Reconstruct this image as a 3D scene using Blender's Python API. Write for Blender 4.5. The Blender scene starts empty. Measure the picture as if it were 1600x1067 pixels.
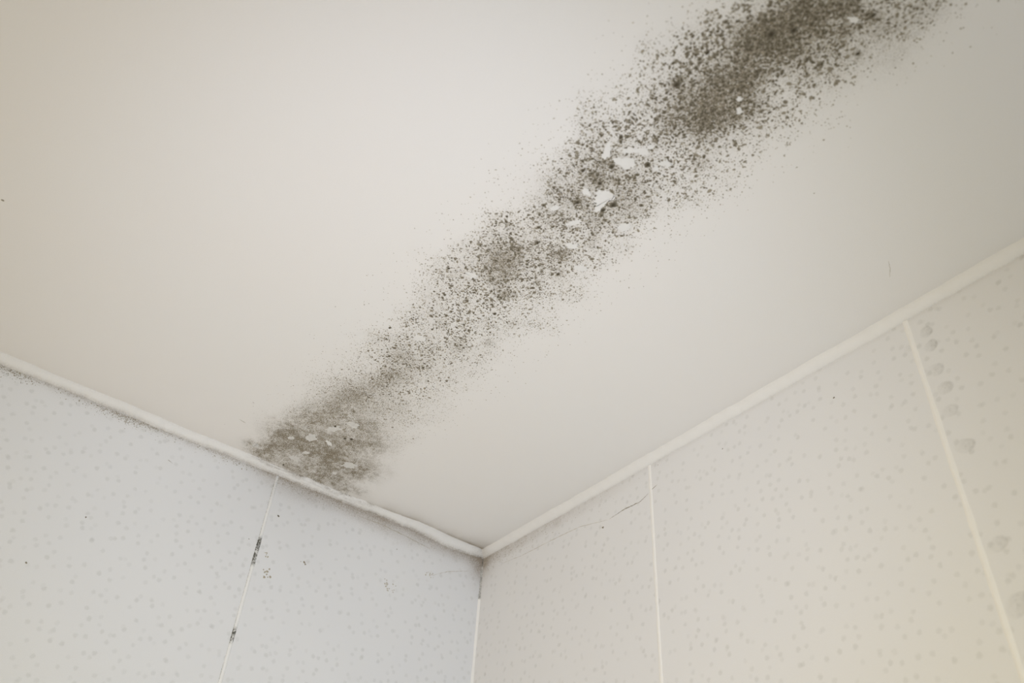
import bpy, math
import numpy as np
from mathutils import Matrix, Vector
from mathutils.noise import noise as pnoise

sc = bpy.context.scene
col = sc.collection
H = 2.5                                  # ceiling height; the corner of the room is x = 0, y = 0
CX, CY, CZ = 1.6485, -1.1080, 1.5        # where the photographer holds the camera
F, AZ, EL, RO = 1324.5, 2.5346, 0.7134, 0.0777

# ------------------------------------------------------------------ camera
fwd = np.array([math.cos(EL) * math.cos(AZ), math.cos(EL) * math.sin(AZ), math.sin(EL)])
r_ = np.cross(fwd, [0, 0, 1]); r_ /= np.linalg.norm(r_); u_ = np.cross(r_, fwd)
c_, s_ = math.cos(RO), math.sin(RO)
RIGHT, UP = c_ * r_ + s_ * u_, -s_ * r_ + c_ * u_
cd = bpy.data.cameras.new('camera'); cam = bpy.data.objects.new('camera', cd); col.objects.link(cam)
cd.sensor_width = 36; cd.lens = F / 1600 * 36; cd.clip_start = 0.02
cam.matrix_world = Matrix(((RIGHT[0], UP[0], -fwd[0], CX), (RIGHT[1], UP[1], -fwd[1], CY), (RIGHT[2], UP[2], -fwd[2], CZ), (0, 0, 0, 1)))
cd.dof.use_dof = True; cd.dof.focus_distance = 1.66; cd.dof.aperture_fstop = 3.6
sc.camera = cam

# ------------------------------------------------------------------ exposure, sky, light
sc.view_settings.view_transform = 'Standard'; sc.view_settings.look = 'None'
sc.view_settings.gamma = 1; sc.view_settings.use_curve_mapping = False
sc.view_settings.exposure = 0.0
w = bpy.data.worlds.new('sky'); sc.world = w; w.use_nodes = True
w.node_tree.nodes['Background'].inputs[0].default_value = (0.62, 0.75, 1.0, 1)
w.node_tree.nodes['Background'].inputs[1].default_value = 0.05
RX, RY = 2.5, -2.6                       # the room runs from 0 to RX and from 0 to RY

def area(name, loc, rot, sx, sy, power, color):
    l = bpy.data.lights.new(name, 'AREA'); l.shape = 'RECTANGLE'; l.size = sx; l.size_y = sy
    l.energy = power; l.color = color
    o = bpy.data.objects.new(name, l); o.location = loc; o.rotation_euler = rot; col.objects.link(o)
    return o
def fill_spot(name, loc, aim, cone, power, color):
    l = bpy.data.lights.new(name, 'SPOT'); l.energy = power; l.color = color
    l.spot_size = math.radians(cone); l.spot_blend = 1.0; l.shadow_soft_size = .12
    o = bpy.data.objects.new(name, l); o.location = loc
    o.rotation_euler = (Vector(aim) - Vector(loc)).to_track_quat('-Z', 'Y').to_euler(); col.objects.link(o)
# added fitted area lights in unseen windows behind the photographer and to the right
area('window_fill', (0.95, RY + 0.03, 0.70), (math.pi / 2, 0, 0), 1.1, 1.0, 15, (1.20, .940, .600))
area('side_window_fill', (RX - 0.03, -0.80, 0.70), (0, math.pi / 2, 0), 1.0, 0.8, 10, (.665, 1.00, 1.40))
# added unseen fill near the camera: wide and narrow spots, dimmer at the edges
fill_spot('wide_fill_spot', (1.7, -1.2, 1.4), (0, 0, 2.2), 100, 40, (.525, .448, .205))
fill_spot('narrow_fill_spot', (1.7, -1.2, 1.4), (.5, -.45, 2.4), 70, 15, (1.455, 1.695, 2.56))

# ------------------------------------------------------------------ measuring helpers
def ray(px, py):
    return RIGHT * ((px - 800) / F) - UP * ((py - 533.5) / F) + fwd
CAM = np.array([CX, CY, CZ])
def on_ceiling(px, py):
    d = ray(px, py); return CAM + d * ((H - CZ) / d[2])
def on_left(px, py):
    d = ray(px, py); return CAM + d * (-CX / d[0])
def on_right(px, py):
    d = ray(px, py); return CAM + d * (-CY / d[1])
def px_size(p):                          # metres that one pixel of the photograph spans at p
    return float(np.linalg.norm(np.array(p) - CAM)) / F

def hash2(ix, iy, seed):
    h = (ix.astype(np.int64) * 374761393 + iy.astype(np.int64) * 668265263 + seed * 974634777) & 0x7fffffff
    h = ((h ^ (h >> 13)) * 1274126177) & 0x7fffffff
    return ((h ^ (h >> 16)) & 0xffff) / 65535.0
def vnoise(x, y, scale, seed=0):         # smooth value noise in 0..1
    x = np.asarray(x, float) * scale + 1000; y = np.asarray(y, float) * scale + 1000
    ix = np.floor(x); iy = np.floor(y); fx = x - ix; fy = y - iy
    fx = fx * fx * (3 - 2 * fx); fy = fy * fy * (3 - 2 * fy)
    a = hash2(ix, iy, seed); b = hash2(ix + 1, iy, seed); c = hash2(ix, iy + 1, seed); d = hash2(ix + 1, iy + 1, seed)
    return (a * (1 - fx) + b * fx) * (1 - fy) + (c * (1 - fx) + d * fx) * fy
def fbm(x, y, scale, seed=0, n=3):
    t = 0; a = 0.5; s = 0
    for k in range(n):
        t = t + a * vnoise(x, y, scale * 2 ** k, seed + 17 * k); s += a; a *= 0.55
    return t / s
def sstep(a, b, v):
    t = np.clip((v - a) / (b - a), 0, 1); return t * t * (3 - 2 * t)

# ------------------------------------------------------------------ mould fields on the ceiling
# px, py, radius in px, strength: cloudy dark cores of the stain
CLOUDS = [(1205,50,20,.55),(1240,47,10,.5),(1240,18,24,.38),(1170,52,18,.35),(1300,8,30,.42),(1270,30,18,.38),(1335,14,14,.40),(1364,26,10,.45),
 (1385,44,9,.40),(1317,52,8,.40),(1340,85,7,.35),(1225,72,22,.32),(1175,82,28,.32),(1195,60,42,.25),(1150,110,28,.22),(1165,130,18,.48),(1120,148,24,.42),
 (1102,192,20,.52),(1140,185,12,.3),(1130,165,38,.28),(1175,160,22,.25),(1095,170,26,.30),(1058,132,10,.50),(1047,195,13,.35),(1070,165,40,.18),
 (947,252,12,.35),(936,286,10,.30),(975,318,28,.25),(905,316,14,.28),(930,275,30,.24),(985,270,34,.14),(1095,255,12,.22),
 (794,405,30,.34),(775,412,20,.18),(932,341,17,.28),(869,345,22,.18),(874,401,14,.32),(872,427,9,.28),(880,394,8,.3),(840,379,6,.35),
 (840,440,7,.28),(784,461,9,.25),(801,459,8,.2),(921,382,8,.25),(931,364,8,.2),(799,356,8,.2),(860,300,34,.14),(780,430,26,.2),(820,400,50,.10),
 (612,586,15,.42),(592,603,20,.28),(626,556,16,.26),(640,575,26,.16),(716,541,9,.35),(776,444,12,.2),(785,461,9,.2),(689,506,8,.22),(763,536,9,.24),
 (800,507,8,.2),(560,612,24,.22),(548,622,22,.34),(515,637,20,.34),(490,655,22,.38),(442,672,22,.38),(465,690,24,.40),(430,702,17,.42),(405,704,13,.38),
 (500,708,30,.46),(535,690,22,.34),(520,722,26,.38),(500,738,16,.32),(518,750,16,.34),(547,738,17,.30),(575,695,24,.26),(560,742,22,.24),
 (575,665,22,.22),(545,660,26,.20),(600,640,30,.12),(390,693,10,.30),(445,725,12,.34),(540,762,12,.22),(1420,30,34,.12),(1450,5,30,.12),(1395,90,30,.10),(1340,60,45,.13),(1300,110,40,.08),(1270,75,40,.16),(480,690,40,.16),(560,715,34,.14),(595,690,22,.14),(575,735,24,.12),(430,690,22,.12),(530,660,40,.08),(420,718,11,.36),(470,735,14,.36),(500,752,13,.32),(530,762,13,.30),(562,768,12,.22),(590,735,16,.14),(400,712,9,.3)]
CL = []
for (px, py, r, s) in CLOUDS:
    p = on_ceiling(px, py); CL.append((p[0], p[1], r * px_size(p) * 1.15, s))

def band(x, y, soft=1.0):                # the strip of growth runs parallel to the right wall
    wob = (fbm(x, y * 0 + 3.1, 3.2, 5) - .5) * .05
    c = -0.543 + wob * .5
    hw = 0.112 + (fbm(x, y * 0 + 9.2, 5.0, 11) - .5) * .045
    rag = (fbm(x, y, 22, 31) - .5) * .075
    d = np.abs(y - c) + rag
    prof = 1 - sstep(hw * (.55 if soft else .8), hw * 1.28, d)
    prof = prof * np.where(y > c, .62 + .38 * (1 - sstep(.01, .085, y - c)), 1.0)
    return prof * sstep(-0.01, 0.03, x + (fbm(x, y, 25, 77) - .5) * .05)
def halo(x, y):                          # even taupe staining under the specks
    h = np.zeros_like(x)
    for (cx, cy, r, s) in CL:
        h += s * np.exp(-((x - cx) ** 2 + (y - cy) ** 2) / (r * r))
    b = band(x, y)
    h = h * (.50 + 1.0 * fbm(x, y, 60, 3)) * (1 + sstep(.42, .22, x) * (.95 * sstep(.33, .67, fbm(x, y, 95, 53, 4)) - .30)) + .105 * b * (.3 + 1.4 * fbm(x, y, 18, 8)) 
    h += .04 * sstep(.9, 1.5, x) * b
    return h

# clean ragged spots where the growth has flaked off with the paint: outlines on the ceiling
def z7(pts): return [(900 + a / 7.62, 200 + b / 7.62) for a, b in pts]
FLAKES = [
 ('largest ragged bare white flake mark in the middle of the mould band', z7([(235,770),(262,742),(290,735),(320,752),(350,740),(400,760),(425,775),(440,805),(457,822),(452,852),(420,862),(395,860),(372,885),(350,900),(335,928),(305,945),(290,985),(262,992),(240,1003),(215,975),(228,945),(247,925),(235,895),(205,895),(178,885),(205,870),(238,858),(225,835),(240,805)])),
 ('small bare white flake mark just left of the largest one', z7([(75,740),(92,722),(110,712),(135,722),(155,742),(160,775),(187,798),(170,812),(140,800),(110,790),(80,785)])),
 ('smooth-edged bowl-shaped white flake mark above the largest one', z7([(440,370),(480,358),(510,352),(560,360),(600,348),(650,358),(690,378),(700,405),(712,438),(690,460),(665,468),(630,488),(600,492),(565,478),(540,450),(520,440),(480,425),(455,400)])),
 ('long horizontal white flake mark, uppermost of the cluster in the middle of the band', z7([(548,290),(556,262),(570,240),(605,238),(640,222),(680,242),(720,250),(765,235),(800,245),(835,250),(855,272),(865,300),(845,312),(800,322),(765,312),(740,290),(700,292),(650,290),(600,300)])),
 ('upright pale flake mark at the left of the cluster in the middle of the band', z7([(310,310),(330,270),(345,240),(362,205),(372,172),(400,168),(420,185),(412,225),(415,262),(400,300),(402,340),(370,352),(345,372),(312,352)])),
 ('little white flake mark at the right end of the long horizontal one', z7([(845,222),(862,205),(888,198),(912,208),(935,222),(920,240),(890,246),(865,252)])),
]
ELL = [(1155,155,4.2,4.6,0,'upper one of two tiny white flake marks in the dark upper band'),(1155,173,4.6,6,0,'lower one of two tiny white flake marks in the dark upper band'),
 (1041,256,12,4.5,.2,'flat faint white flake mark right of the bowl-shaped one'),(1025,263,4,3.4,0,'tiny round white flake mark beside the dark round colony'),
 (975,355,13,6.5,-.2,'soft pale flake mark below and right of the largest one'),(894,384,11,4.5,0,'pale oval flake mark below and left of the largest one'),
 (897,348,13,4,-.35,'slanting pale flake mark below the largest one'),(867,325,8,3.6,-.2,'narrow pale flake mark left of the largest one at the band centre'),
 (907,419,10,5,.1,'faint pale flake mark at the right-hand edge of the band'),(735,430,11,5,.2,'faint pale flake mark at the left-hand edge of the band'),
 (655,528,10,5,.1,'faint pale flake mark in the thin lower middle of the band'),(1334,30,9,5,.2,'blurred pale flake mark near the top of the photo'),
 (522,670,13,5,-.12,'broad white flake mark in the brown stain near the left wall, highest there'),(552,664,11,4.2,.25,'pale oval flake mark right of the broad white one in the brown stain'),
 (487,684,9,6,.1,'jagged pale flake mark at the middle of the brown stain'),(514,692,6,3,.7,'bright slanting white flake mark in the brown stain'),
 (455,684,6,2.6,0,'tiny pale flake mark at the upper left of the brown stain'),(399,696,6,3.4,.2,'pale flake mark at the far left tip of the brown stain'),
 (461,716,9,5,.3,'greyish flake mark at the lower left of the brown stain'),(545,727,13,5,.1,'pale flake mark low at the right of the brown stain'),
 (478,707,6,2.6,0,'thin pale flake mark in the lower middle of the brown stain'),(523,739,4.5,2.3,0,'tiny pale flake mark lowest in the brown stain')]
rng = np.random.default_rng(4)
for (px, py, a, b, t, lab) in ELL:
    n = 20; pts = []
    jit = rng.random(n)
    for k in range(n):
        th = 2 * math.pi * k / n
        rr = .62 + .55 * jit[k]
        ex, ey = a * rr * math.cos(th), b * rr * math.sin(th)
        pts.append((px + ex * math.cos(t) - ey * math.sin(t), py + ex * math.sin(t) + ey * math.cos(t)))
    FLAKES.append((lab, pts))
FW = []
for qi, (lab, pts) in enumerate(FLAKES):
    W_ = np.array([on_ceiling(*p)[:2] for p in pts]); gg = np.random.default_rng(700 + qi)
    sz = np.abs(W_ - W_.mean(0)).mean(); out_ = []
    for i in range(len(W_)):
        a_, b_ = W_[i], W_[(i + 1) % len(W_)]
        for t in (0, .33, .66): out_.append(a_ * (1 - t) + b_ * t + gg.normal(0, .09 * sz, 2))
    FW.append((lab, np.array(out_)))
def in_flake(x, y):
    m = np.zeros(x.shape, bool)
    for lab, P in FW:
        lo, hi = P.min(0), P.max(0)
        idx = np.where((x > lo[0]) & (x < hi[0]) & (y > lo[1]) & (y < hi[1]))[0]
        if not len(idx): continue
        a, b = x[idx], y[idx]; ins = np.zeros(len(idx), bool)
        for i in range(len(P)):
            x1, y1 = P[i]; x2, y2 = P[(i + 1) % len(P)]
            c = (y1 > b) != (y2 > b)
            ins ^= c & (a < (x2 - x1) * (b - y1) / (y2 - y1 + 1e-12) + x1)
        m[idx] |= ins
    return m

# ------------------------------------------------------------------ materials
def mat(name):
    m = bpy.data.materials.new(name); m.use_nodes = True
    nt = m.node_tree; b = nt.nodes['Principled BSDF']
    return m, nt, b
def N(nt, t, **k):
    n = nt.nodes.new(t)
    for a, v in k.items(): setattr(n, a, v)
    return n
def mth(nt, op, a, b=None, c=None, clamp=False):
    n = N(nt, 'ShaderNodeMath', operation=op); n.use_clamp = clamp
    for i, v in enumerate((a, b, c)):
        if v is None: continue
        if isinstance(v, (int, float)): n.inputs[i].default_value = v
        else: nt.links.new(v, n.inputs[i])
    return n.outputs[0]
def mix(nt, fac, a, b, mode='MIX'):
    n = N(nt, 'ShaderNodeMix', data_type='RGBA', blend_type=mode)
    for i, v in ((0, fac), (6, a), (7, b)):
        if isinstance(v, (int, float)): n.inputs[i].default_value = v
        elif isinstance(v, tuple): n.inputs[i].default_value = v + (1,) if len(v) == 3 else v
        else: nt.links.new(v, n.inputs[i])
    return n.outputs[2]
def noise(nt, vec, scale, detail=2, rough=.5):
    n = N(nt, 'ShaderNodeTexNoise'); n.inputs['Scale'].default_value = scale
    n.inputs['Detail'].default_value = detail; n.inputs['Roughness'].default_value = rough
    nt.links.new(vec, n.inputs['Vector']); return n.outputs['Fac']
def mapr(nt, v, a, b, c=0., d=1.):
    n = N(nt, 'ShaderNodeMapRange'); n.clamp = True
    nt.links.new(v, n.inputs[0])
    for i, q in enumerate((a, b, c, d)): n.inputs[i + 1].default_value = q
    return n.outputs[0]
def bump(nt, b, h, strength, dist=.001):
    n = N(nt, 'ShaderNodeBump'); n.inputs['Strength'].default_value = strength; n.inputs['Distance'].default_value = dist
    nt.links.new(h, n.inputs['Height']); nt.links.new(n.outputs[0], b.inputs['Normal'])

WHITE = (.800, .782, .745)
PANEL = (.790, .788, .778)
STAIN = (.205, .170, .112)
def ceiling_material():
    m, nt, b = mat('ceiling_paint')
    g = N(nt, 'ShaderNodeNewGeometry').outputs['Position']
    at = N(nt, 'ShaderNodeAttribute', attribute_name='mould').outputs['Fac']
    dt = N(nt, 'ShaderNodeAttribute', attribute_name='dirt_shade').outputs['Fac']
    mott = noise(nt, g, 3.0, 3)
    base = mix(nt, mapr(nt, mott, .3, .7), WHITE, (.805, .778, .735))
    grit = noise(nt, g, 420, 4, .75)
    mid = noise(nt, g, 130, 3, .6)
    k = mth(nt, 'MULTIPLY', at, mapr(nt, grit, .36, .64, .05, 2.0))
    k = mth(nt, 'MULTIPLY', k, mapr(nt, mid, .3, .7, .6, 1.4))
    c = mix(nt, mth(nt, 'MULTIPLY', k, 1.0, clamp=True), base, STAIN)
    kd = mth(nt, 'MULTIPLY', dt, mapr(nt, grit, .3, .7, .4, 1.6), clamp=True)
    c = mix(nt, kd, c, (.30, .255, .19))
    grain = noise(nt, g, 900, 2)
    c = mix(nt, .10, c, mix(nt, mapr(nt, grain, .3, .7), (0, 0, 0), (1, 1, 1)), 'OVERLAY')
    nt.links.new(c, b.inputs['Base Color']); b.inputs['Roughness'].default_value = .75
    b.inputs['Specular IOR Level'].default_value = .25
    bump(nt, b, noise(nt, g, 160, 3), .12, .0006)
    return m
def panel_material(name, axis):          # axis: the wall runs along 'Y' or 'X'
    m, nt, b = mat(name)
    g = N(nt, 'ShaderNodeNewGeometry').outputs['Position']
    s = N(nt, 'ShaderNodeSeparateXYZ'); nt.links.new(g, s.inputs[0])
    cb = N(nt, 'ShaderNodeCombineXYZ'); nt.links.new(s.outputs[axis], cb.inputs[0]); nt.links.new(s.outputs['Z'], cb.inputs[1])
    v = cb.outputs[0]
    dt = N(nt, 'ShaderNodeAttribute', attribute_name='dirt_shade').outputs['Fac']
    c = mix(nt, mapr(nt, noise(nt, g, 5, 2), .3, .7), PANEL, (.778, .778, .772))
    wn = N(nt, 'ShaderNodeTexNoise'); wn.inputs['Scale'].default_value = 190; nt.links.new(v, wn.inputs['Vector'])
    off = N(nt, 'ShaderNodeVectorMath', operation='MULTIPLY_ADD')
    nt.links.new(wn.outputs['Color'], off.inputs[0]); off.inputs[1].default_value = (.005, .005, 0); nt.links.new(v, off.inputs[2])
    for sc_, r, keep, seed, amt in ((37, .0048, .18, 0, .24), (30, .0044, .30, 7.3, .22)):
        mp = N(nt, 'ShaderNodeVectorMath', operation='ADD'); nt.links.new(off.outputs[0], mp.inputs[0]); mp.inputs[1].default_value = (seed, seed, 0)
        vo = N(nt, 'ShaderNodeTexVoronoi', voronoi_dimensions='2D'); vo.inputs['Scale'].default_value = sc_
        vo.inputs['Randomness'].default_value = .95
        nt.links.new(mp.outputs[0], vo.inputs['Vector'])
        dot = mapr(nt, vo.outputs['Distance'], r * sc_ * .55, r * sc_ * 1.15, 1, 0)
        cs = N(nt, 'ShaderNodeSeparateColor'); nt.links.new(vo.outputs['Color'], cs.inputs[0])
        on = mth(nt, 'GREATER_THAN', cs.outputs[0], keep)
        a = mth(nt, 'MULTIPLY', mth(nt, 'MULTIPLY', dot, on), mapr(nt, cs.outputs[1], 0, 1, amt * .35, amt))
        c = mix(nt, a, c, (.43, .43, .395))
    grit = noise(nt, g, 330, 4, .75)
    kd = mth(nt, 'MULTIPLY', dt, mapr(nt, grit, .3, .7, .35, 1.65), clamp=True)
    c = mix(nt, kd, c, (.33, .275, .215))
    grain = noise(nt, g, 900, 2)
    c = mix(nt, .12, c, mix(nt, mapr(nt, grain, .3, .7), (0, 0, 0), (1, 1, 1)), 'OVERLAY')
    nt.links.new(c, b.inputs['Base Color']); b.inputs['Roughness'].default_value = .42
    b.inputs['Specular IOR Level'].default_value = .35
    bump(nt, b, noise(nt, g, 220, 3), .10, .0005)
    return m
def plain(name, c, rough=.6, var=.04, scale=40, dirt_shade=None):
    m, nt, b = mat(name)
    g = N(nt, 'ShaderNodeNewGeometry').outputs['Position']
    n = noise(nt, g, scale, 4, .65)
    d = tuple(max(0, q - var) for q in c)
    cc = mix(nt, mapr(nt, n, .3, .7), d, c)
    if dirt_shade:
        at = N(nt, 'ShaderNodeAttribute', attribute_name='dirt_shade').outputs['Fac']
        gr = noise(nt, g, 300, 4, .75)
        cc = mix(nt, mth(nt, 'MULTIPLY', at, mapr(nt, gr, .3, .65, .2, 1.6), clamp=True), cc, dirt_shade)
    nt.links.new(cc, b.inputs['Base Color']); b.inputs['Roughness'].default_value = rough
    b.inputs['Specular IOR Level'].default_value = .3
    bump(nt, b, noise(nt, g, 120, 3), .2, .001)
    return m
M_ceil = ceiling_material()
M_wl = panel_material('speckled_panel_left', 'Y'); M_wr = panel_material('speckled_panel_right', 'X')
M_cove = plain('cove_filler', (.800, .786, .750), .6, .02, 60, dirt_shade=(.25, .215, .165))
M_grout = plain('seam_filler', (.89, .88, .845), .5, .03, 60, dirt_shade=(.10, .095, .075))
M_room = plain('plain_wall_paint', (.72, .70, .66), .8, .02, 6)
M_floor = plain('floor_tile', (.50, .46, .40), .5, .05, 8)
M_frame = plain('added_window_frame_paint', (.85, .85, .83), .4, .01, 8)
M_flake_grey = plain('stained_plaster', (.72, .70, .655), .8, .12, 160)
M_flake = plain('bare_plaster', (.790, .775, .735), .8, .045, 90)
def speck_material():
    m, nt, b = mat('mould_growth')
    at = N(nt, 'ShaderNodeAttribute', attribute_name='tone').outputs['Color']
    nt.links.new(at, b.inputs['Base Color']); b.inputs['Roughness'].default_value = .9
    b.inputs['Specular IOR Level'].default_value = .1
    return m
M_speck = speck_material()

# ------------------------------------------------------------------ mesh helpers
def tonecol(t):                          # 0..1 pale to dark growth; below 0 it fades towards the clean paint
    t = np.asarray(t, float)
    return np.where(t < 0, PALE * (1 + t) + np.array([.69, .68, .655]) * (-t), PALE * (1 - t) + DARK * t)
def tag(o, label=None, cat=None, group=None, kind=None):
    for k, v in (('label', label), ('category', cat), ('group', group), ('kind', kind)):
        if v: o[k] = v
    return o
def link(name, verts, faces, m, attr=None, smooth=False, origin=None, color=None):
    verts = np.asarray(verts, float)
    if origin is not None: verts = verts - np.asarray(origin, float)
    me = bpy.data.meshes.new(name)
    if isinstance(faces, np.ndarray):
        nf, k = faces.shape
        me.vertices.add(len(verts)); me.vertices.foreach_set('co', verts.astype(np.float32).ravel())
        me.loops.add(nf * k); me.loops.foreach_set('vertex_index', faces.astype(np.int32).ravel())
        me.polygons.add(nf); me.polygons.foreach_set('loop_start', np.arange(0, nf * k, k, dtype=np.int32))
        me.update(calc_edges=True); me.validate()
    else:
        me.from_pydata([tuple(v) for v in verts], [], faces); me.update()
    for an, av in (attr or {}).items():
        a = me.attributes.new(an, 'FLOAT', 'POINT'); a.data.foreach_set('value', np.asarray(av, np.float32))
    if color is not None:
        a = me.attributes.new('tone', 'FLOAT_COLOR', 'POINT')
        c4 = np.ones((len(verts), 4), np.float32); c4[:, :3] = color; a.data.foreach_set('color', c4.ravel())
    if smooth: me.polygons.foreach_set('use_smooth', np.ones(len(me.polygons), bool))
    me.materials.append(m)
    o = bpy.data.objects.new(name, me)
    if origin is not None: o.location = origin
    col.objects.link(o); return o
def grid(us, vs, fn, flip=False):
    U, V = np.meshgrid(us, vs); P = fn(U.ravel(), V.ravel())
    nu, nv = len(us), len(vs)
    i, j = np.meshgrid(np.arange(nu - 1), np.arange(nv - 1)); a = (j * nu + i).ravel()
    f = np.stack([a, a + 1, a + nu + 1, a + nu], 1)
    return P, (f[:, ::-1] if flip else f)
def box(name, lo, hi, m, parent=None):
    x0, y0, z0 = lo; x1, y1, z1 = hi
    v = [(x0,y0,z0),(x1,y0,z0),(x1,y1,z0),(x0,y1,z0),(x0,y0,z1),(x1,y0,z1),(x1,y1,z1),(x0,y1,z1)]
    f = [(0,3,2,1),(4,5,6,7),(0,1,5,4),(1,2,6,5),(2,3,7,6),(3,0,4,7)]
    o = link(name, v, f, m)
    if parent: o.parent = parent
    return o

# ------------------------------------------------------------------ ceiling
xs = np.concatenate([np.arange(0, 1.72, .004), [1.8, 2.1, RX]])
ys = np.concatenate([np.arange(0, -1.42, -.004), [-1.5, -2.0, RY]])
P, Fc = grid(xs, ys, lambda u, v: np.stack([u, v, np.full_like(u, H)], 1))
X, Y = P[:, 0], P[:, 1]
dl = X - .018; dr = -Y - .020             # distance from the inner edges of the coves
dirt_shade = .80 * np.exp(-np.clip(dl, 0, 1) / .015) * (sstep(.42, .22, -Y) * (.4 + 1.0 * fbm(X, Y, 30, 2)))
dirt_shade += .10 * np.exp(-np.clip(dl, 0, 1) / .02) * fbm(X, Y, 22, 6)
dirt_shade += .06 * np.exp(-np.clip(dr, 0, 1) / .012)
dirt_shade += .34 * np.exp(-(X ** 2 + Y ** 2) / .060 ** 2) * (.5 + fbm(X, Y, 60, 9))
o = link('ceiling', P, Fc, M_ceil, attr={'mould': halo(X, Y), 'dirt_shade': dirt_shade}); o['kind'] = 'structure'

# ------------------------------------------------------------------ walls (large printed panels)
zz = np.concatenate([np.arange(H, H - .70, -.004), [1.5, .8, 0.0]])
P, Fc = grid(ys, zz, lambda u, v: np.stack([np.zeros_like(u), u, v], 1))
Yl, Zl = P[:, 1], P[:, 2]
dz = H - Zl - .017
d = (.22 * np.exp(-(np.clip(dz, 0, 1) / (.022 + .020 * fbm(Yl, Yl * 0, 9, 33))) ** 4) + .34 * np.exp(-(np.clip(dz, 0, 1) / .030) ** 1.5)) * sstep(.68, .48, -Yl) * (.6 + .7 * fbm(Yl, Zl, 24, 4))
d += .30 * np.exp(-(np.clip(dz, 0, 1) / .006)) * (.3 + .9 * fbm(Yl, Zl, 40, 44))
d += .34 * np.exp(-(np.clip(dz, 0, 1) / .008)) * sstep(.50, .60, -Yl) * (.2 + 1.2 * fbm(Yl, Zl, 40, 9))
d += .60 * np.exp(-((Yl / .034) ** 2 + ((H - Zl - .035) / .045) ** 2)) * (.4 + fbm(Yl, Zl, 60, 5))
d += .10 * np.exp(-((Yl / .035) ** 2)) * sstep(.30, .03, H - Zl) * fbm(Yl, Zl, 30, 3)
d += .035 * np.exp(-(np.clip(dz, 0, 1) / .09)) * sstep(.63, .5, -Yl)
o = link('wall_left', P, Fc, M_wl, attr={'dirt_shade': d}); o['kind'] = 'structure'
xs2 = np.concatenate([np.arange(0, 1.55, .004), [1.7, 2.1, RX]])
P, Fc = grid(xs2, zz, lambda u, v: np.stack([u, np.zeros_like(u), v], 1), flip=True)
Xr, Zr = P[:, 0], P[:, 2]
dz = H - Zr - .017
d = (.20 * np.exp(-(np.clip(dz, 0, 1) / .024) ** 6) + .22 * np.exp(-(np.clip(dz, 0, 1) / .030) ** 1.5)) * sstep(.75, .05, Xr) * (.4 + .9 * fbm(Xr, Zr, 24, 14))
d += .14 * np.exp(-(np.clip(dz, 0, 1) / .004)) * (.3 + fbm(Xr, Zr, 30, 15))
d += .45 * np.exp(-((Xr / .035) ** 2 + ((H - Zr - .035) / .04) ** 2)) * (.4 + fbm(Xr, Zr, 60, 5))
o = link('wall_right', P, Fc, M_wr, attr={'dirt_shade': d}); o['kind'] = 'structure'

# the rest of the room behind the photographer
def wall_with_window(name, axis, at, a0, a1, w0, w1, z0, z1, thick):
    bm = []
    def q(lo, hi):
        if axis == 'y': bm.append(((lo[0], min(at, at + thick), lo[1]), (hi[0], max(at, at + thick), hi[1])))
        else: bm.append(((min(at, at + thick), lo[0], lo[1]), (max(at, at + thick), hi[0], hi[1])))
    q((a0, 0), (w0, H)); q((w1, 0), (a1, H)); q((w0, 0), (w1, z0)); q((w0, z1), (w1, H))
    v, f = [], []
    for lo, hi in bm:
        n = len(v); x0, y0, zz0 = lo; x1, y1, zz1 = hi
        v += [(x0,y0,zz0),(x1,y0,zz0),(x1,y1,zz0),(x0,y1,zz0),(x0,y0,zz1),(x1,y0,zz1),(x1,y1,zz1),(x0,y1,zz1)]
        f += [tuple(n + i for i in t) for t in ((0,3,2,1),(4,5,6,7),(0,1,5,4),(1,2,6,5),(2,3,7,6),(3,0,4,7))]
    o = link(name, v, f, M_room); o['kind'] = 'structure'
wall_with_window('wall_back', 'y', RY, 0, RX, .35, 1.55, .15, 1.25, -.12)
wall_with_window('wall_near', 'x', RX, RY, 0, -1.35, -.25, .25, 1.15, .12)
def added_window(name, axis, at, w0, w1, z0, z1):
    e = bpy.data.objects.new(name, None); col.objects.link(e); e['kind'] = 'structure'
    t = .05
    for lo, hi in (((w0, z0), (w0 + t, z1)), ((w1 - t, z0), (w1, z1)), ((w0 + t, z0), (w1 - t, z0 + t)), ((w0 + t, z1 - t), (w1 - t, z1))):
        if axis == 'y': box('window_frame', (lo[0], at - .09, lo[1]), (hi[0], at - .04, hi[1]), M_frame, e)
        else: box('window_frame', (at + .04, lo[0], lo[1]), (at + .09, hi[0], hi[1]), M_frame, e)
added_window('added_window_1', 'y', RY, .35, 1.55, .15, 1.25); added_window('added_window_2', 'x', RX, -1.35, -.25, .25, 1.15)  # unseen windows, added and set low to suit the fitted lights
o = box('floor', (0, RY, -.05), (RX, 0, 0), M_floor); o['kind'] = 'structure'

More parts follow.
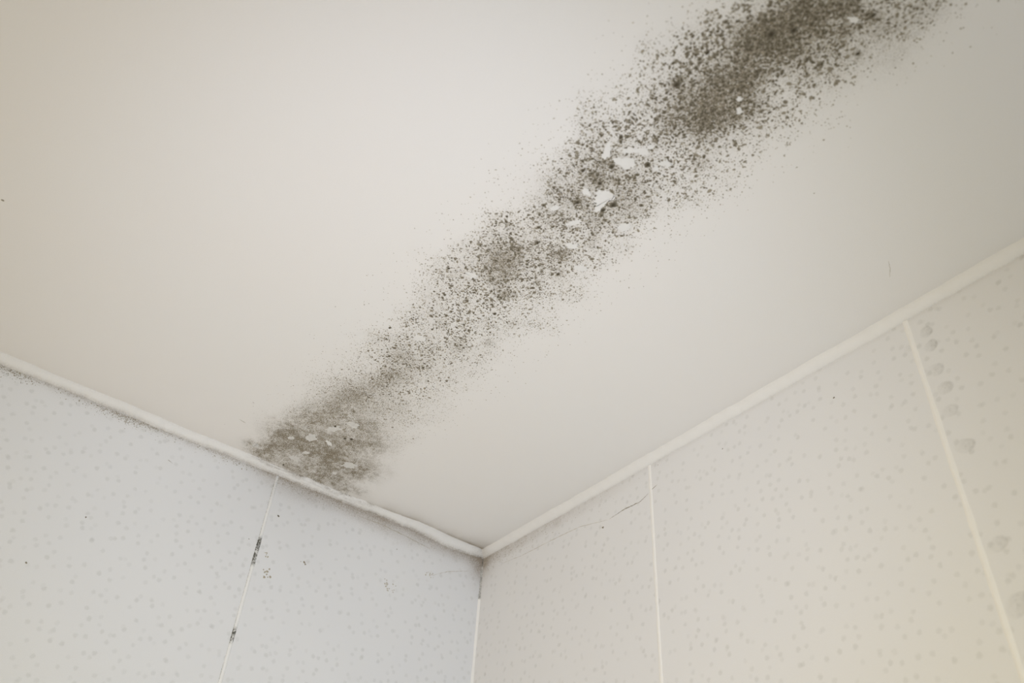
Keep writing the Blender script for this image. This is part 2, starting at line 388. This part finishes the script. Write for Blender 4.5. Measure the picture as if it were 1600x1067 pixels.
# ------------------------------------------------------------------ cove fillets between walls and ceiling
def cove(name, axis, length, s0, rag_lo, rag_up, seed):
    n = int(length / .004) + 1; t = np.linspace(0, length, n); K = 9
    V, D = [], []
    lo = .0155 + (fbm(t, t * 0, 14, seed) - .5) * rag_lo + (fbm(t, t * 0, 120, seed + 1) - .5) * rag_lo * .6
    up = .0165 + (fbm(t, t * 0 + 5, 14, seed + 2) - .5) * rag_up + (fbm(t, t * 0 + 5, 90, seed + 3) - .5) * rag_up * .4
    if axis == 'y':                       # the left cove sags before the corner and is thin and soiled beside the stain
        lo += .005 * np.exp(-((t - .10) / .05) ** 2) - .004 * np.exp(-((t - .33) / .10) ** 2)
        up += .006 * np.exp(-((t - .20) / .06) ** 2)
    for k in range(K):
        a = k / (K - 1)                   # 0 on the wall, 1 on the ceiling
        out = .0016 * math.sin(math.pi * a) + .0002
        d_ = up * a + out * .7; h_ = lo * (1 - a) + out * .7
        ins = .0012 if k in (0, K - 1) else 0
        if k == 0: d_ = d_ * 0 - .0004
        if k == K - 1: h_ = h_ * 0 - .0004
        co = np.stack([d_, -t, H - h_], 1) if axis == 'y' else np.stack([t, -d_, H - h_], 1)
        V.append(co)
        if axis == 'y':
            dd = .60 * math.exp(-(a / .26) ** 2) * (.35 + .9 * fbm(t, t * 0 + a, 30, 3)) * (.55 + .45 * sstep(.95, .3, t))  # shade of the lower lip painted in as a ragged dark strip
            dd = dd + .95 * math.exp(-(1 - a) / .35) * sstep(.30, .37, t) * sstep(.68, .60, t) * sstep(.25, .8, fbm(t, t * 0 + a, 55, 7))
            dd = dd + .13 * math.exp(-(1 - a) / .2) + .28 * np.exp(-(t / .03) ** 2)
        else:
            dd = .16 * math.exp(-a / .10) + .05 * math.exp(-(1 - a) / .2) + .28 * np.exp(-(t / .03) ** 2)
        D.append(dd * np.ones_like(t))
    V = np.array(V); D = np.array(D).ravel()
    i, k = np.meshgrid(np.arange(n - 1), np.arange(K - 1)); a = (k * n + i).ravel()
    f = np.stack([a, a + 1, a + n + 1, a + n], 1)
    if axis == 'x': f = f[:, ::-1]
    o = link(name, V.reshape(-1, 3), f, M_cove, attr={'dirt_shade': D}, smooth=True); o['kind'] = 'structure'
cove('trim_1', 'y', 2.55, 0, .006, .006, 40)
cove('trim_2', 'x', 2.45, 0, .0036, .0045, 60)

# ------------------------------------------------------------------ filler beads in the panel seams
def bead(name, axis, s, z1, half, rise, seed, grime=(), edge=0, fade=0):
    n = int((z1 - 1.2) / .0015); z = np.linspace(z1, 1.2, n); K = 7
    hw = half * (.85 + .35 * fbm(z, z * 0, 35, seed)); V, D = [], []
    for k in range(K):
        a = -1 + 2 * k / (K - 1)
        r = rise * (1 - a * a) - .0002 + rise * .25 * (fbm(z, z * 0 + a, 60, seed + 4) - .5) * (1 - a * a)
        c = s + a * hw + .0008 * (fbm(z, z * 0, 9, seed + 2) - .5)
        V.append(np.stack([r, c, z], 1) if axis == 'y' else np.stack([c, -r, z], 1))
        g = np.zeros(n)
        for (za, zb, st) in grime:
            g += st * sstep(zb - .006, zb + .006, z) * sstep(za + .006, za - .006, z) * sstep(.25, .75, fbm(z, z * 0 + a * .004, 260, seed + 8) + .25 * fbm(z, z * 0, 60, 3)) * (1.0 if a > -.9 else .6)
        g += edge * (abs(a) ** 3) * (.2 + 1.1 * fbm(z, z * 0 + a, 40, seed + 9)) * (1.5 if a < 0 else .6)
        g += fade * sstep(.10, .02, H - z) * (.4 + fbm(z, z * 0 + a, 60, seed))
        D.append(g)
    i, k = np.meshgrid(np.arange(n - 1), np.arange(K - 1)); a = (k * n + i).ravel()
    f = np.stack([a, a + 1, a + n + 1, a + n], 1)
    o = link(name, np.array(V).reshape(-1, 3), f if axis == 'x' else f[:, ::-1], M_grout, attr={'dirt_shade': np.array(D).ravel()}, smooth=True); o['kind'] = 'structure'
SL = -.5722
g1 = (on_left(403, 838)[2], on_left(395, 882)[2], .82); g2 = (on_left(368, 982)[2], on_left(361, 1003)[2], .8)
bead('trim_3', 'y', SL, H - .0155, .0042, .0012, 1, grime=(g1, g2), edge=.55, fade=.20)
bead('trim_4', 'x', .5919, H - .0155, .0046, .0012, 2)
bead('trim_5', 'x', 1.1891, H - .0150, .0050, .0013, 3)
# vertical corner filler
n = 360; z = np.linspace(H - .012, 1.3, n); V, D = [], []
ww = .0048 * (.6 + .6 * fbm(z, z * 0, 30, 21)) * (.35 + .65 * sstep(.035, .05, H - z))
for k in range(5):
    a = k / 4
    V.append(np.stack([ww * a + .0001, -(ww * (1 - a) + .0001), z], 1))
    D.append(.6 * sstep(.060, .040, H - z) * sstep(.0, .02, H - z) * sstep(.2, .6, vnoise(z, z * 0, 130, 5)) + .55 * (vnoise(z, z * 0, 22, 91) > .62) * sstep(.5, .1, H - z))
i, k = np.meshgrid(np.arange(n - 1), np.arange(4)); a = (k * n + i).ravel()
f = np.stack([a, a + 1, a + n + 1, a + n], 1)
o = link('trim_6', np.array(V).reshape(-1, 3), f[:, ::-1], M_grout, attr={'dirt_shade': np.array(D).ravel()}, smooth=True); o['kind'] = 'structure'

# ------------------------------------------------------------------ mould: thousands of small raised specks
DARK = np.array([.048, .037, .018]); PALE = np.array([.49, .44, .345])
def specks(name, P2, rad, tone, to3, nrm_lift, label, cat, aspect=None, seed=0):
    """P2: n x 2 positions in the surface; each speck is a low ragged mound of nine points."""
    g = np.random.default_rng(seed); n = len(P2); K = 7
    th = (np.arange(K) / K * 2 * np.pi)[None] + g.random((n, 1)) * 6.28
    rr = rad[:, None] * (.72 + .5 * g.random((n, K)))
    st = 1 + .55 * g.random((n, 1)) ** 2; ro = g.random((n, 1)) * 3.14
    a, b = rr * np.cos(th) * st, rr * np.sin(th) / st ** .5
    U = P2[:, :1] + a * np.cos(ro) - b * np.sin(ro); W = P2[:, 1:] + a * np.sin(ro) + b * np.cos(ro)
    hgt = np.minimum(rad * .35, .0007) * (.7 + .6 * g.random(n)) + nrm_lift
    U = np.concatenate([P2[:, :1], U], 1); W = np.concatenate([P2[:, 1:], W], 1)
    L = np.concatenate([hgt[:, None], np.full((n, K), nrm_lift * .3)], 1)
    V = to3(U.ravel(), W.ravel(), L.ravel())
    base = (np.arange(n) * (K + 1))[:, None]
    f = np.stack([np.stack([base[:, 0], base[:, 0] + 1 + k, base[:, 0] + 1 + (k + 1) % K], 1) for k in range(K)], 1).reshape(-1, 3)
    t = np.clip(np.concatenate([tone[:, None], tone[:, None] * .55 + .45 * 0 * tone[:, None] + np.zeros((n, K))], 1), 0, 1).ravel()[:, None]
    c = PALE * (1 - t) + DARK * t
    ctr = V.mean(0)
    o = link(name, V, f, M_speck, color=c, origin=ctr)
    return tag(o, label, cat, kind='stuff')
ceil3 = lambda u, v, l: np.stack([u, v, H - l], 1)
left3 = lambda u, v, l: np.stack([l, u, v], 1)
right3 = lambda u, v, l: np.stack([u, -l, v], 1)

g = np.random.default_rng(11)
def scatter(n, gain, fine):
    x = g.uniform(.0, 1.68, n); y = g.uniform(-.82, -.31, n)
    b = band(x, y); hl = halo(x, y)
    cl = fbm(x, y, 48, 21, 3); cl2 = fbm(x, y, 150, 41, 2)
    clus = sstep(.34, .70, cl) * .75 + sstep(.40, .68, cl2) * .55
    if fine: clus = .45 + .4 * clus
    dens = b * (.08 + .46 * clus) + .34 * np.clip(hl, 0, .8) * b + .28 * np.clip(hl - .1, 0, .6) * (.3 + 1.4 * cl2)
    dens *= 1 - .22 * np.exp(-((x - .60) / .16) ** 2)
    wide = 1 - sstep(.07, .21, np.abs(y + .545))
    dens += (.05 if fine else .014) * wide * sstep(.02, .2, x)
    keep = (g.random(n) < dens * gain) & ~in_flake(x, y) & (x > .021)
    return x[keep], y[keep], b[keep], hl[keep]
x, y, b, hl = scatter(260000, .60, False); n = len(x)
far = sstep(.15, .75, x)
rad = (.00048 + .00038 * far) * np.exp(g.normal(0, .44, n)) * (.70 + .50 * b) * (1 + .35 * sstep(1.0, 1.4, x))
rad = np.clip(rad, .0004, .0034)
tone = np.clip(.30 + .62 * g.random(n) * (.3 + .7 * b) + .30 * np.clip(hl, 0, 1) + .20 * far * b, .05, .98)
tone *= .72 + .28 * sstep(.22, .5, x)
xf, yf, bf, hf = scatter(330000, .62, True); nf = len(xf)
rf = np.clip((.00042 + .00018 * sstep(.15, .75, xf)) * np.exp(g.normal(0, .35, nf)), .0003, .0012)
tf = np.clip(.02 + .50 * g.random(nf) ** 1.5 + .25 * np.clip(hf, 0, 1), 0, .8)
x, y = np.concatenate([x, xf]), np.concatenate([y, yf]); rad = np.concatenate([rad, rf]); tone = np.concatenate([tone, tf]); n = len(x)
print('specks', n)
specks('mould_specks', np.stack([x, y], 1), rad, tone, ceil3, .00012,
       'broad band of dark olive-brown mould specks running across the white ceiling', 'mould', seed=1)

# specks under the left cove, on the left-hand panel
n = 14000
yy = -g.uniform(.0, 1.18, n); dz = .0165 + np.abs(g.normal(0, .010, n))
pr = (.32 + .68 * sstep(.45, .62, -yy)) * (.15 + 1.1 * sstep(.38, .68, fbm(yy, dz, 14, 66))) * np.exp(-dz / .022)
pr *= np.where(-yy < .5, .8, 1.1)
k = g.random(n) < pr * 1.1; yy, dz = yy[k], dz[k]; n = len(yy)
specks('mould_specks', np.stack([yy, H - dz], 1), np.clip(.0006 * np.exp(g.normal(0, .35, n)), .0004, .0017), .25 + .45 * g.random(n), left3, .0001,
       'thin line of grey mould specks on the left wall along the underside of the cove', 'mould', seed=2)
# specks beside the grimy corner and on the right-hand wall
n = 1500
xx = g.exponential(.12, n); dz = .017 + np.abs(g.normal(0, .018, n)); k = (xx < 1.3) & (xx > .004)
k &= g.random(n) < .35
xx, dz = xx[k], dz[k]; n = len(xx)
specks('mould_specks', np.stack([xx, H - dz], 1), np.clip(.0006 * np.exp(g.normal(0, .35, n)), .0004, .0016), .15 + .35 * g.random(n), right3, .0001,
       'sparse grey mould specks on the right wall under the cove near the corner', 'mould', seed=3)

# the darkest round colonies, raised a little more than the specks
COLONIES = [(1205,53,7,'wide black mould colony near the top of the band, left one of the top pair'),(1240,47,5.5,'compact black mould colony, right one of the top pair'),
 (970,214,3.6,'small round black colony above the long horizontal flake mark'),(1012,257,5,'round black colony right of the bowl-shaped flake mark'),
 (956,260,4.8,'round black colony touching the left of the bowl-shaped flake mark'),(911,266,3.6,'small dark colony at the left edge of the flake mark cluster'),
 (937,286,4.2,'dark smeared colony between the bowl-shaped and the largest flake mark'),(958,320,6,'dark brown colony at the right of the largest flake mark'),
 (942,328,4.5,'olive colony at the foot of the largest flake mark'),(902,316,4.2,'dark colony left of the largest flake mark'),
 (1057,132,6,'dark flat colony on the upper left side of the band'),(872,428,3.2,'small dark colony low in the middle band'),
 (840,379,3.4,'small dark colony between two speckled clouds in the middle band'),(792,338,2.4,'tiny dark colony at the left rim of the middle band'),
 (773,490,2.8,'tiny dark colony in the thin part below the middle band'),(609,512,2.4,'tiny brown colony at the left rim of the lower band'),
 (701,419,2.4,'tiny reddish brown colony outside the left rim of the band'),(1105,82,4,'round dark colony on the left flank of the upper band'),
 (1364,24,3.6,'blurred dark colony on the right flank at the top edge'),(1340,84,3.0,'blurred dark colony low on the right flank of the upper band'),
 (539,685,2.6,'left one of two tiny dark colonies in the brown stain'),(549,686,2.8,'right one of two tiny dark colonies in the brown stain'),
 (524,666,2.4,'tiny dark colony on the broad flake mark in the brown stain'),(443,726,1.8,'dark colony at the bottom left of the brown stain, against the cove')]
for qi, (px, py, r, lab) in enumerate(COLONIES):
    c = on_ceiling(px, py); R = r * px_size(c) * 1.0; gg = np.random.default_rng(100 + qi)
    rings, K = 5, 16; V = [(0, 0, -.0011)]; T = [.95]
    ja = .7 + .6 * gg.random(K); ja = (ja + np.roll(ja, 1)) / 2
    for j in range(1, rings + 1):
        for k in range(K):
            th = 2 * math.pi * k / K; q = j / rings
            rr = R * q * (1 + (ja[k] - 1) * q) * (1 + .25 * (gg.random() - .5) * q)
            V.append((rr * math.cos(th) * 1.1, rr * math.sin(th) * .95, -.0002 - .0009 * (1 - q * q) * (.7 + .6 * gg.random())))
            T.append(max(.45, .98 - .5 * q ** 2 - .1 * gg.random()))
    f = [(0, 1 + (k + 1) % K, 1 + k) for k in range(K)]
    for j in range(rings - 1):
        for k in range(K):
            a_, b_ = 1 + j * K + k, 1 + j * K + (k + 1) % K
            f.append((a_, b_, b_ + K, a_ + K))
    t = np.array(T)[:, None]
    o = link('mould_colony', V, f, M_speck, color=PALE * .8 * (1 - t) + DARK * .75 * t)
    o.location = c; tag(o, lab, 'mould colony', 'dark round mould colonies on the ceiling')

# ------------------------------------------------------------------ flake marks: thin ragged scales of clean plaster
for lab, Pw in FW:
    c = Pw.mean(0); n = len(Pw); V, f = [], []
    for sc_, z in ((1.0, 0.0), (.985, -.0005)):
        for p in Pw: V.append(((p[0] - c[0]) * sc_, (p[1] - c[1]) * sc_, z))
    area2 = sum(Pw[k][0] * Pw[(k + 1) % n][1] - Pw[(k + 1) % n][0] * Pw[k][1] for k in range(n))
    ring = list(range(n, 2 * n)); f.append(ring[::-1] if area2 > 0 else ring)
    for k in range(n):
        q = (k, k + n, (k + 1) % n + n, (k + 1) % n); f.append(q if area2 > 0 else q[::-1])
    o = link('plaster_flake', V, f, M_flake_grey if 'brown stain' in lab and 'bright' not in lab else M_flake); o.location = (c[0], c[1], H)
    tag(o, lab, 'flake mark', 'white flake marks in the mould on the ceiling')

# ------------------------------------------------------------------ dull filler smudges beside the right-hand seam
def smudge_material():
    m, nt, b = mat('dried_filler_film')
    at = N(nt, 'ShaderNodeAttribute', attribute_name='film').outputs['Fac']
    g = N(nt, 'ShaderNodeNewGeometry').outputs['Position']
    k = mth(nt, 'MULTIPLY', at, mapr(nt, noise(nt, g, 150, 3, .7), .3, .7, .4, 1.5), clamp=True)
    b.inputs['Base Color'].default_value = (.33, .315, .265, 1); b.inputs['Roughness'].default_value = .7
    tr = N(nt, 'ShaderNodeBsdfTransparent'); ms = N(nt, 'ShaderNodeMixShader')
    nt.links.new(k, ms.inputs[0]); nt.links.new(tr.outputs[0], ms.inputs[1]); nt.links.new(b.outputs[0], ms.inputs[2])
    nt.links.new(ms.outputs[0], nt.nodes['Material Output'].inputs[0]); return m
M_film = smudge_material()
SM = [(1447,519,11,10,.34,'topmost round grey smudge right of the far right seam'),(1455,540,12,10,.36,'second grey smudge from the top beside the far right seam'),
 (1462,578,14,11,.24,'third grey smudge from the top beside the far right seam'),(1477,606,15,11,.28,'fourth grey smudge from the top beside the far right seam'),
 (1484,642,16,11,.20,'fifth grey smudge down beside the far right seam'),(1508,697,18,13,.26,'sixth grey smudge down, wider, beside the far right seam'),
 (1560,851,19,14,.24,'large brownish smudge low beside the far right seam'),(1590,945,22,22,.28,'largest brownish smudge at the right edge of the photo'),
 (1420,545,8,6,.16,'small faint ring smudge left of the far right seam')]
for qi, (px, py, a, b_, st, lab) in enumerate(SM):
    c = on_right(px, py); s = px_size(c); gg = np.random.default_rng(300 + qi); K, R = 22, 7
    ja = .85 + .3 * gg.random(K); ja = (ja + np.roll(ja, 1) + np.roll(ja, 2)) / 3
    V, T = [(0, -.0005, 0)], [st * .6]
    for j in range(1, R + 1):
        q = j / R
        for k in range(K):
            th = 2 * math.pi * k / K
            w_ = on_right(px + a * q * ja[k] * math.cos(th), py - b_ * q * ja[k] * math.sin(th) - .25 * a * q * math.cos(th)) - c
            V.append((w_[0], -.0002 - .0003 * (1 - q * q), w_[2]))
            side = .5 + .5 * math.cos(th - .3)
            rim = math.exp(-((q - .78) / .13) ** 2) * side ** 1.5
            T.append(.48 * st * ((.35 + .45 * side) * (1 - q ** 4) + .8 * rim) * (0 if j == R else 1))
    f = [(0, 1 + k, 1 + (k + 1) % K) for k in range(K)]
    for j in range(R - 1):
        for k in range(K):
            p_, r2 = 1 + j * K + k, 1 + j * K + (k + 1) % K
            f.append((p_, p_ + K, r2 + K, r2))
    o = link('filler_smudge', V, f, M_film, attr={'film': T}, smooth=True); o.location = c
    tag(o, lab, 'smudge', 'dull smudges beside the right-hand seam')

# ------------------------------------------------------------------ hairline cracks and small debris
def crack(pts, on, width, label, tone=.55):
    W = [on(*p) for p in pts]; c = W[0]; V, f, T = [], [], []
    fine = []
    for i in range(len(W) - 1):
        for t in np.linspace(0, 1, 14, endpoint=False): fine.append(W[i] * (1 - t) + W[i + 1] * t)
    fine.append(W[-1]); gg = np.random.default_rng(int(pts[0][0]))
    nrm = np.array([0, -1, 0.]) if on is on_right else (np.array([1., 0, 0]) if on is on_left else np.array([0, 0, -1.]))
    for i, p in enumerate(fine):
        d = fine[min(i + 1, len(fine) - 1)] - fine[max(i - 1, 0)]; d /= np.linalg.norm(d); s = np.cross(nrm, d)
        w_ = width * (.3 + 1.0 * gg.random()) * (.15 + math.sin(math.pi * min(1, max(0, i / (len(fine) - 1)))) ** .5)
        j = (gg.random() - .5) * width * 1.3
        for q, l in ((-1, .0001), (0, .0003), (1, .0001)):
            V.append(p - c + s * (q * w_ + j) + nrm * l); T.append(tone * (.6 + .5 * gg.random()))
        if i:
            b0 = 3 * (i - 1)
            f += [(b0, b0 + 1, b0 + 4, b0 + 3), (b0 + 1, b0 + 2, b0 + 5, b0 + 4)]
    t = np.array(T)[:, None]
    o = link('hairline_crack', V, f, M_speck, color=tonecol(t)); o.location = c
    tag(o, label, 'crack')
crack([(952, 811), (975, 796), (1000, 784), (1013, 771)], on_right, .0008, 'short dark hairline crack on the right wall just left of the middle seam', .6)
crack([(785, 880), (815, 868), (860, 845), (905, 823), (950, 812)], on_right, .0007, 'long faint hairline along the right wall under the cove from the corner', -.55)
crack([(1018, 765), (1027, 757)], on_right, .0007, 'tiny hairline just right of the middle seam on the right wall', .4)
crack([(560, 806), (600, 821), (640, 841), (672, 857)], on_left, .0008, 'brown hairline on the left wall just under the cove near the corner', .1)
crack([(678, 898), (700, 893), (735, 892)], on_left, .0006, 'faint horizontal hairline on the left wall near the corner', -.3)
crack([(1388, 407), (1391, 420), (1390, 433)], on_ceiling, .0004, 'short upright hairline on the ceiling above the right cove', -.3)
crack([(374, 655), (384, 661)], on_ceiling, .0006, 'short greyish scratch on the ceiling left of the brown stain', .15)
crack([(262, 718), (270, 724)], on_left, .0005, 'short dark scratch on the left wall panel far from the seam', .5)

def crumb(px, py, r, on, label, n=6, tone=.6, spread=1.0):
    c = on(px, py); s = px_size(c); gg = np.random.default_rng(int(px * 7 + py)); V, f, T = [], [], []
    nrm = np.array([0, -1, 0.]) if on is on_right else (np.array([1., 0, 0]) if on is on_left else np.array([0, 0, -1.]))
    e1 = np.cross(nrm, [0, 0, 1.]) if abs(nrm[2]) < .5 else np.array([1., 0, 0]); e2 = np.cross(nrm, e1)
    for q in range(n):
        o1, o2 = (gg.normal(0, .45, 2) * r * s * spread) if n > 1 else (0, 0)
        rr = r * s * ((.20 if n < 12 else .11) if n > 1 else 1) * (.6 + .8 * gg.random()); b0 = len(V); K = 7
        V.append(e1 * o1 + e2 * o2 + nrm * min(rr * .5, .001)); T.append(tone)
        for k in range(K):
            th = 2 * math.pi * k / K; a = rr * (.6 + .7 * gg.random())
            V.append(e1 * (o1 + a * math.cos(th)) + e2 * (o2 + a * math.sin(th)) + nrm * .00005); T.append(tone * .7)
            f.append((b0, b0 + 1 + k, b0 + 1 + (k + 1) % K))
    t = np.array(T)[:, None]
    o = link('mould_spot', V, f, M_speck, color=tonecol(t)); o.location = c
    tag(o, label, 'mould spot', 'stray spots away from the mould band')
crumb(476, 879, 4.5, on_left, 'little brown crumbly spot on the left wall right of the grimy seam', 9, .40)
crumb(672, 897, 8, on_left, 'faint brown cobwebby spot on the left wall near the corner', 16, -.15)
crumb(435, 806, 1.4, on_left, 'single black pinhead spot on the left wall beside the seam', 1, .9)
crumb(415, 897, 8, on_left, 'loose cluster of grey dots right of the blackened seam', 9, .12, 1.1)
crumb(606, 915, 11, on_left, 'faint grey dotted patch in the middle of the corner panel', 18, -.35, 1.2)
crumb(416, 866, 6, on_left, 'few grey dots close to the blackened part of the seam', 5, .0)
crumb(389, 842, 1.2, on_left, 'tiny dark dot left of the blackened seam', 1, .7)
crumb(620, 858, 1.3, on_left, 'tiny dark dot under the brown grime near the corner', 1, .6)
crumb(41, 879, 1.1, on_left, 'tiny dark dot at the far left of the left wall', 1, .6)
crumb(134, 808, 1.1, on_left, 'tiny dark dot on the left wall below the cove, far left', 1, .6)
crumb(942, 824, 1.5, on_right, 'dark dot under the hairline crack on the right wall', 1, .6)
crumb(1129, 701, 1.3, on_right, 'dark dot under the cove between the two right wall seams', 1, .6)
crumb(1303, 621, 1.3, on_right, 'dark dot on the right wall near the top of the far seam', 1, .7)
crumb(1253, 208, 2.6, on_ceiling, 'isolated grey dot right of the upper mould band', 3, .4)
crumb(1272, 302, 1.6, on_ceiling, 'isolated brown dot on the clean ceiling right of the band', 1, .5)
crumb(4, 313, 1.8, on_ceiling, 'small grey dot at the left edge of the ceiling', 1, .5)
crumb(1435, 62, 8, on_ceiling, 'faint blurred grey spot cluster at the top right of the ceiling', 7, .2)
